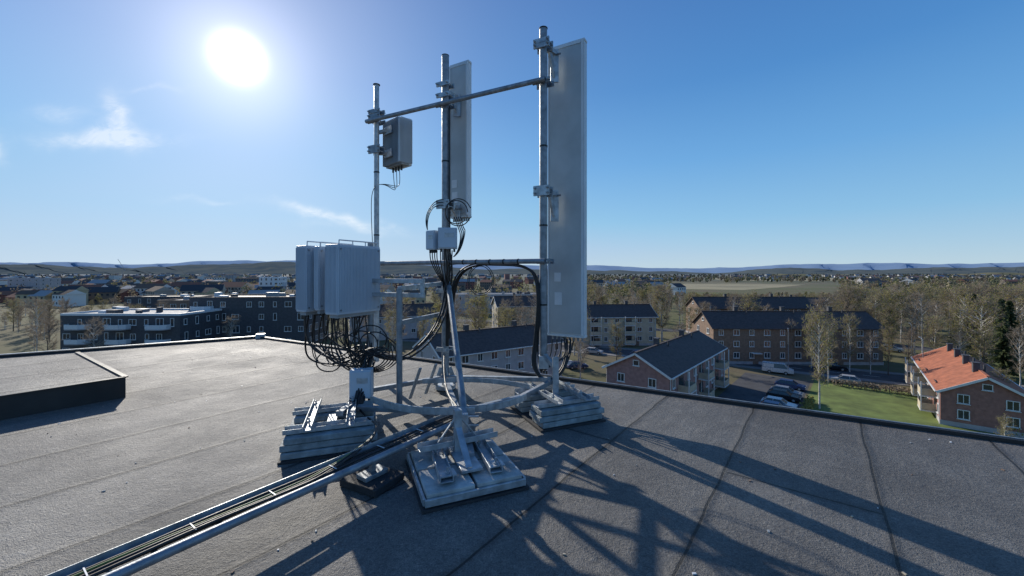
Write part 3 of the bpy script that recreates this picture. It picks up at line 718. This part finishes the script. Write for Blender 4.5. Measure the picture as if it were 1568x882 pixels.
for a,c,wd in(((-1.55,4.0,.24),(-.5,3.95,.22),.05),((-.5,3.95,.22),(.1,4.35,.24),.05),((.1,4.35,.24),(.46,4.62,.34),.05),((-.91,5.4,.18),(.46,4.62,.36),.06),((-.91,5.4,.18),(-1.68,4.75,.2),.06),((-1.68,4.75,.2),(-1.62,3.75,.27),.07),((-.91,5.4,.15),(-.42,3.62,.15),.07),((-.42,3.62,.15),(-.33,3.15,.15),.07),((-1.24,4.4,.12),(-.5,3.95,.16),.05)):
    b.beam(a,c,wd,.05,M_galvd)
def arc(p0,p1,bow,z,w_,h_,m,n=10):
    p0=Vector(p0);p1=Vector(p1);d=p1-p0;nr=Vector((-d.y,d.x,0)).normalized();L=[p0+d*(i/n)+nr*bow*math.sin(math.pi*i/n) for i in range(n+1)]
    for i in range(n): b.beam(Z(L[i],z),Z(L[i+1],z),w_,h_,m)
arc((-1.45,4.1,0),(-.35,3.75,0),-.15,.30,.012,.07,M_galv); arc((-.6,3.8,0),(.15,4.2,0),-.12,.29,.012,.07,M_galv); arc((-1.1,4.9,0),(.3,4.6,0),.2,.26,.012,.06,M_galv)
b.cyl((-.91,5.46,.02),(-.91,5.46,.07),.14,M_galv,n=18)
for k in range(4): 
    a=k*1.57+.4; b.beam((-.91+.14*math.cos(a),5.46+.14*math.sin(a),.07),(-.91+.055*math.cos(a),5.46+.055*math.sin(a),.3),.01,.06,M_galv)
b.beam((.5,4.6,.2),(.5,4.6,.62),.07,.07,M_galv); b.beam((.5,4.6,.5),(.376,4.8,.62),.05,.05,M_galv); b.beam(Z(PC,.45),Z(PC,.6),.12,.12,M_galv)
for q in((-1.1,5.1),(-1.25,4.9)): b.beam((q[0],q[1],.05),(q[0]+.15,q[1]-.1,.45),.04,.02,M_galv)
b.beam((-.42,3.5,.1),(-.42,3.5,.36),.07,.05,M_galv)
for z in (.22,.3): b.cyl((-.5,3.6,z),(-.3,3.6,z),.01,M_galv,n=8)
b.obj('lower_frame',frame,bevel=.004)
def ballast(name,cx,cy,rot,kind):
    M=Matrix.Translation((cx,cy,0))@Matrix.Rotation(rot,4,'Z'); root=empty(name,M)
    W,D=.74,.76; b=B()
    b.box((W/2,D/2,.012),(W+.04,D+.04,.018),M_rub)
    b.obj('protective_mat',root)
    b=B()
    if kind=='tray':
        for y in(.0,D): b.box((W/2,y,.055),(W,.02,.05),M_galv)
        for x in(.0,W): b.box((x,D/2,.055),(.02,D-.03,.05),M_galv)
        b.obj('tray_rim',root,bevel=.004); b=B()
        for i in range(2):
            for j in range(2): b.box((W*(.255+.49*i),D*(.255+.49*j),.068),(W*.46,D*.46,.07),M_conc,rz=R.uniform(-.02,.02))
        b.obj('concrete_slabs',root,bevel=.008); b=B()
        for x in(.19,.56):
            b.channel((x-.02,.08,.125),(x+.03,D+.05,.125),.085,.045,M_galv)
            for y in(.15,.55): b.cyl((x,y,.12),(x,y,.2),.008,M_galv,n=8); b.cyl((x,y,.15),(x,y,.165),.018,M_galv,n=6)
            b.box((x,.16,.15),(.12,.10,.012),M_galv)
        b.channel((.05,.52,.19),(W-.02,.58,.19),.08,.045,M_galv)
        b.box((.38,.4,.135),(.16,.5,.02),M_galv); b.beam((.36,.5,.14),(.36,.5,.48),.06,.06,M_galv); b.beam((.36,.18,.15),(.36,.47,.34),.05,.012,M_galv)
        b.beam((.2,.55,.2),(.34,.52,.4),.03,.01,M_galv); b.beam((.55,.55,.2),(.39,.52,.4),.03,.01,M_galv)
        b.obj('channels',root,bevel=.002)
    else:
        for yy_ in(.13,D-.13):
            for k in range(3):
                b.box((W/2+R.uniform(-.015,.015),yy_+R.uniform(-.01,.01),.052+.060*k),(W+(.04 if k%2 else -.02),.25,.054),M_plank,rz=R.uniform(-.01,.01))
        b.obj('stacked_ballast_blocks',root,bevel=.007); b=B()
        for y in(.13,D-.13): b.channel((-.0,y,.212),(W,y,.212),.1,.04,M_galv)
        for x in(.2,.54): b.channel((x,-.02,.257),(x,D+.02,.257),.06,.04,M_galv)
        for x in(.2,.54):
            for y in(.13,D-.13): b.cyl((x,y,.2),(x,y,.32),.008,M_galv,n=8); b.cyl((x,y,.28),(x,y,.295),.018,M_galv,n=6)
        b.box((W/2,D/2,.13),(.08,D-.54,.16),M_galv)
        b.obj('channels',root,bevel=.002)
ballast('ballast_base',-.58,2.66,math.radians(23),'tray')
ballast('ballast_base',.30,4.0,math.radians(23),'stack')
ballast('ballast_base',-1.93,3.33,math.radians(20),'stack')
# ---------------------------------------------------------------- panel antennas
def panel(name,c,z0,z1,w_,dp,ang,tilt=0):
    M=Matrix.Translation((c[0],c[1],z0))@Matrix.Rotation(-ang,4,'Z')@Matrix.Rotation(tilt,4,'X'); root=empty(name,M); H=z1-z0
    b=B(); h=w_/2
    sec=[(-h,0),(h,0),(h,dp*.55),(h*.86,dp*.85),(h*.5,dp),(-h*.5,dp),(-h*.86,dp*.85),(-h,dp*.55)]
    b.prism(sec,.03,H-.03,M_radome); s2=[(x*1.02,y*1.03-.002) for x,y in sec]
    b.prism(s2,0,.03,M_radome); b.prism(s2,H-.03,H,M_radome)
    b.obj('radome',root,bevel=.006)
    b=B(); b.box((0,-.008,H/2),(w_*.86,.014,H-.1),M_alu)
    for x in(-1,1): b.box((x*w_*.455,-.012,H/2),(.022,.022,H-.06),M_radome)
    b.box((0,-.012,H-.045),(w_*.84,.02,.03),M_radome)
    b.obj('back_plate',root)
    b=B()
    for z in(.2,.38,): b.box((.0-w_*.2,-.018,H*.18+z*.3),(.09,.004,.06),M_white)
    b.box((-w_*.18,-.018,H*.13),(.10,.004,.16),M_white)
    for k in range(8): b.cyl((-h*.8+k*w_*.8/7,dp*.4,0),(-h*.8+k*w_*.8/7,dp*.4,-.05),.014,M_galvd,n=8)
    b.obj('labels_and_connectors',root)
    return root,M
a30=math.radians(30)
cC=(.676,5.06); r1,MC=panel('panel_antenna',cC,.78,4.5,.50,.17,a30)
cB=(-.76,5.72); r2,MB=panel('panel_antenna',cB,2.38,4.60,.33,.13,a30)
b=B()
def bracket(p,c,z,armup,w=.07):
    q=Vector((c[0],c[1],z)); d=Z(p,z)-q; s=q+d*.15
    b.beam(Z(p,z),Vector((c[0],c[1],z))+d*.12,w,.05,M_galv)
    b.beam(Z(p,z-.05)*.5+q*.5,s+Vector((0,0,-armup)),.03,.05,M_galv)
    b.beam(s+Vector((0,0,.05)),s+Vector((0,0,-armup-.06)),.10,.025,M_galv)
    b.cyl(s-ln*.08+Vector((0,0,-.02)),s+ln*.08+Vector((0,0,-.02)),.012,M_galvd,n=8)
cCb=(cC[0]-.12,cC[1]-.06)
bracket(PC,cCb,4.32,.30); bracket(PC,cCb,2.57,.28); bracket(PB,cB,4.07,.2); bracket(PB,cB,2.52,.12)
b.obj('antenna_brackets',frame)
def radio(name,c,z0,z1,w_,dp,ang):
    M=Matrix.Translation((c[0],c[1],z0))@Matrix.Rotation(ang,4,'Z'); root=empty(name,M); H=z1-z0; b=B()
    b.box((0,0,H/2),(w_,dp*.5,H),M_cabd)
    b.box((0,dp*.35,H/2),(w_*1.02,dp*.2,H*1.01),M_radome)
    n=13
    for k in range(n): b.box((-w_/2+w_*(k+.5)/n,-dp*.38,H/2),(.01,dp*.26,H*.96),M_cabd)
    for k in range(12): b.box((w_/2+.018,-dp*.45+dp*.85*k/11,H/2),(.036,.007,H*.94),M_radome)
    b.box((0,-dp*.55,H*.75),(.2,.04,.12),M_galvd); b.box((0,-dp*.55,H*.25),(.2,.04,.12),M_galvd)
    b.beam((0,-dp*.5,H*.75),(-.25,-dp*.5-.08,H*.75),.05,.05,M_galvd); b.beam((0,-dp*.5,H*.25),(-.25,-dp*.5-.08,H*.3),.05,.05,M_galvd)
    for k in range(4): b.cyl((-.12+.08*k,0,0),(-.12+.08*k,0,-.07),.016,M_blk,n=8)
    b.obj('housing',root,bevel=.004)
radio('active_antenna_unit',(-1.80,6.27),3.25,3.97,.44,.26,-math.radians(42))
def cabinet(name,c,z0,z1,w_,dp):
    ang=math.atan2(nn_.y,nn_.x)
    M=Matrix.Translation((c[0],c[1],z0))@Matrix.Rotation(ang,4,'Z'); root=empty(name,M); H=z1-z0; b=B()
    b.box((0,0,H/2),(w_,dp,H),M_cab); b.obj('housing',root,bevel=.01)
    b=B(); n=30
    for k in range(n): b.box((-w_/2+w_*(k+.5)/n,-dp/2-.003,H/2),(.006,.008,H*.93),M_cab)
    for k in range(10): b.box((-w_/2-.003,-dp/2+dp*(k+.5)/10,H/2),(.008,.006,H*.93),M_cab)
    for k in(.06,.94):
        for z in(.05,H-.05): b.cyl((-w_/2+w_*k,-dp/2-.014,z),(-w_/2+w_*k,-dp/2+.002,z),.01,M_galvd,n=8)
    b.obj('cooling_fins',root)
    b=B()
    for y in(-dp*.42,):
        for x in(-.45,-.15,.15,.45): b.cyl((x*w_,y,H),(x*w_,y,H+.045),.006,M_white,n=6)
        b.cyl((-.45*w_,y,H+.045),(.45*w_,y,H+.045),.007,M_white,n=6)
    for k in range(9): b.cyl((-w_*.42+w_*.84*k/8,dp*.1*((k%2)*2-1),0),(-w_*.42+w_*.84*k/8,dp*.1*((k%2)*2-1),-.06),.014,M_blk,n=8)
    b.box((0,0,-.02),(w_*.9,dp*.6,.035),M_cabd)
    b.obj('handle_rail_and_connectors',root)
cabinet('radio_equipment_cabinet',(-1.80,4.55),1.14,1.90,.60,.20)
cabinet('radio_equipment_cabinet',(-2.25,4.74),1.15,1.90,.55,.17)
cabinet('radio_equipment_cabinet',(-2.07,4.69),1.17,1.89,.50,.08)
def jbox(name,c,z0,w_,dp,h,ang,m=M_white):
    M=Matrix.Translation((c[0],c[1],z0))@Matrix.Rotation(ang,4,'Z'); b=B()
    b.box((0,0,h/2),(w_,dp,h),m); b.box((0,-dp/2-.008,h/2),(w_*.9,.015,h*.9),m); b.box((w_*.1,-dp/2-.018,h*.65),(w_*.5,.004,h*.2),M_galv)
    for k in range(4): b.cyl((-w_*.35+w_*.7*k/3,0,-.04),(-w_*.35+w_*.7*k/3,0,0),.014,M_blk,n=8)
    b.obj(name,M=M,bevel=.008)
jbox('junction_box',(-.83,5.16),1.9,.24,.11,.27,.1,M_cab); jbox('junction_box',(-1.03,5.22),1.89,.14,.11,.25,-.5,M_cab)
jbox('junction_box',(-1.60,4.25),.27,.22,.12,.30,.15,M_cab)
# ---------------------------------------------------------------- cables
cb=empty('cable_bundle'); rr=random.Random(3)
gather=Vector((-1.62,4.5,.62))
k=0
for (cx,cy,w_) in((-1.80,4.55,.6),(-2.25,4.74,.55)):
    for i in range(14):
        f=-.42+.84*i/13; p=Vector((cx,cy,1.08))+nn_*(f*w_)+ln*rr.uniform(-.05,.05)
        dip=rr.uniform(.25,.62); side=rr.uniform(-.28,.12)
        p2=p+Vector((0,0,-dip*.6))+ln*side*.4; p3=p+Vector((0,0,-dip))+ln*side+(gather-p)*.25; p3.z=1.08-dip
        g2=gather+Vector((rr.uniform(-.06,.1),rr.uniform(-.08,.08),rr.uniform(-.12,.25)))
        end=Vector((-1.58+rr.uniform(-.04,.04),4.1+rr.uniform(-.05,.05),.22))
        cable('cable_%d'%k,[p+Vector((0,0,.03)),p2,p3,(p3+g2)/2+Vector((0,0,-.12)),g2,g2.lerp(end,.5),end],rr.choice([.006,.008,.010]),M_blk,cb); k+=1
for i in range(6):
    c0=Vector((-2.0+.1*i+rr.uniform(-.05,.05),4.4+rr.uniform(-.1,.1),.72+rr.uniform(-.1,.15))); r0=rr.uniform(.12,.24)
    cable('loop_%d'%i,[c0+Vector((r0*math.cos(t_),rr.uniform(-.02,.02),r0*math.sin(t_)*.8)) for t_ in np.linspace(0,6.6,14)],.007,M_blk,cb)
for i in range(3):
    o=Vector((rr.uniform(-.04,.04),rr.uniform(-.05,.05),rr.uniform(-.03,.03)))
    pts=[(-1.55,4.4,.72),(-1.35,4.5,.55),(-1.05,4.8,.7),(-.9,5.2,1.0),(-.86,5.35,1.35),(-.82,5.33,1.7),(-.88,5.36,1.95)]
    cable('feeder_%d'%i,[Vector(p)+o for p in pts],.012,M_blk,cb)
for i in range(4):
    o=Vector((i*.014,i*.012,rr.uniform(-.02,.02)))
    pts=[(-.85,5.35,.9),(-.83,5.33,1.3),(-.72,5.25,1.6),(-.5,5.18,1.71),(-.2,5.0,1.70),(.1,4.86,1.69),(.26,4.78,1.6),(.31,4.74,1.3),(.27,4.74,.8),(.22,4.7,.5),(.34,4.68,.32),(.55,4.8,.35),(.68,4.95,.55),(.66+.03*i,5.08,.76)]
    cable('feeder_arc_%d'%i,[Vector(p)+o for p in pts],.010,M_blk,cb)
for i in range(5):
    x=.5+.06*i
    cable('panel_tail_%d'%i,[(x,4.98+.02*i,.76),(x,4.95,.62),(x-.1,4.9,.42+.03*i),(.36,4.8,.36+.02*i),(.3,4.76,.55),(.31,4.75,.9)],.008,M_blk,cb)
for i in range(2):
    cc=Vector((-.40,5.1,1.50)); rd=.15+.02*i
    cable('ring_%d'%i,[cc+Vector((rd*math.cos(t_),.02*i,rd*math.sin(t_)*1.2)) for t_ in np.linspace(-.5,6.0,16)],.005,M_blk,cb)
for i in range(2):
    cc=Vector((-.74+.02*i,5.33,2.40)); rd=.15+.025*i
    cable('coil_%d'%i,[cc+Vector((rd*math.cos(t_),.015*i,rd*math.sin(t_)*1.05)) for t_ in np.linspace(0+i*.3,5.4+i*.5,16)],.007,M_blk,cb)
for i in range(4):
    cable('jumper_%d'%i,[(-.80+.03*i,5.5,2.36),(-.72+.02*i,5.38,2.2),(-.66+.02*i,5.2,2.05+.03*i),(-.70+.01*i,5.15,1.85),(-.76,5.2,1.8)],.007,M_blk,cb)
for i in range(4):
    cable('down_%d'%i,[(-1.06+.03*i,5.18,1.88),(-1.07+.03*i,5.17,1.78),(-1.0+.02*i,5.25,1.6),(-.9,5.38,1.4+.02*i),(-.88+.01*i,5.38,1.0)],.007,M_blk,cb)
    cable('down_b_%d'%i,[(-.92+.05*i,5.14,1.88),(-.92+.05*i,5.13,1.72),(-.90+.02*i,5.3,1.5),(-.88+.01*i,5.40,1.2),(-.89+.01*i,5.4,.6)],.007,M_blk,cb)
for i in range(3):
    cable('left_arc_%d'%i,[(-.93,5.38,2.5+.04*i),(-1.03,5.3,2.5+.03*i),(-1.12-.02*i,5.25,2.3),(-1.10,5.2,2.15)],.006,M_blk,cb)
for i in range(3):
    cable('radio_tail_%d'%i,[(-1.86+.05*i,6.25,3.2),(-1.84+.05*i,6.24,2.95),(-1.80,6.2,2.85+.04*i),(-1.95,6.1,2.95),(-2.08,6.0,2.9),(-2.12,5.98,2.6),(-2.08,5.98,1.9)],.005,M_blk,cb)
for i in range(3):
    cable('mast_cable_%d'%i,[Z(PB,.7)+Vector((.06,-.02*i,0)),Z(PB,1.6)+Vector((.065,-.02*i,0)),Z(PB,3.0)+Vector((.06,-.02*i,0)),Z(PB,3.85)+Vector((.06,-.02*i,0))],.007,M_blk,cb)
for i in range(5):
    cc=Vector((-1.5,4.35,.7)); rd=.1+.025*i
    cable('coil_low_%d'%i,[cc+Vector((rd*math.cos(t_)*1.3,.02*i,rd*math.sin(t_)*.7-.1*math.sin(t_/2))) for t_ in np.linspace(0+i*.3,6.2+i*.3,14)],.007,M_blk,cb)
# ---------------------------------------------------------------- cable tray
tr=empty('cable_tray'); d=Vector((-.572,-.82,0)); s_=Vector((-.82,.572,0))
p0=Vector((-.56,3.66,.20)); p1=p0+d*5.0
b=B(); b.cyl(p0-d*.15,p1,.026,M_galvd)
q0=p0+s_*.155; q1=q0+d*5.0; b.beam(q0-d*.2,q1,.045,.006,M_galv); b.beam(q0-d*.2+s_*.024+Vector((0,0,.02)),q1+s_*.024+Vector((0,0,.02)),.004,.045,M_galv)
for k in range(18):
    a=p0+d*(.1+.28*k); b.beam(a-Vector((0,0,.012)),a+s_*.155-Vector((0,0,.012)),.025,.008,M_galvd)
b.obj('side_rails',tr)
for k in range(2):
    a=p0+d*(.80+3.1*k)+s_*.05; bb=B(); ra=math.atan2(d.y,d.x)
    bb.box((a.x,a.y,.03),(.30,.36,.055),M_rub,rz=ra+.15); bb.box((a.x,a.y,.075),(.2,.12,.035),M_galvd,rz=ra); bb.box((a.x,a.y,.135),(.04,.04,.09),M_galvd,rz=ra); bb.obj('support_foot_%d'%k,tr,bevel=.006)
for i in range(8):
    off_=.03+.014*i; pts=[]
    for k in range(16):
        a=p0+d*(-.25+.35*k)+s_*(off_+rr.uniform(-.014,.014)); pts.append((a.x,a.y,.205+rr.uniform(0,.015)+(.01 if i%2 else 0)))
    if i<6: pts=[(-1.58,4.1,.22),(-1.45,3.85,.24),(-1.1,3.45,.24)]+pts[4:] if i%2 else [(-.9,5.3,.5),(-.8,4.6,.25)]+pts
    cable('tray_cable_%d'%i,pts,rr.choice([.006,.009]),M_grn if i==5 else M_blk,tr)
b=B()
for k in range(12):
    a=p0+d*(.3+.4*k)+s_*.04; c=a+s_*.09; b.beam(Vector((a.x,a.y,.232)),Vector((c.x,c.y,.232)),.006,.003,M_white)
b.obj('cable_ties',tr)
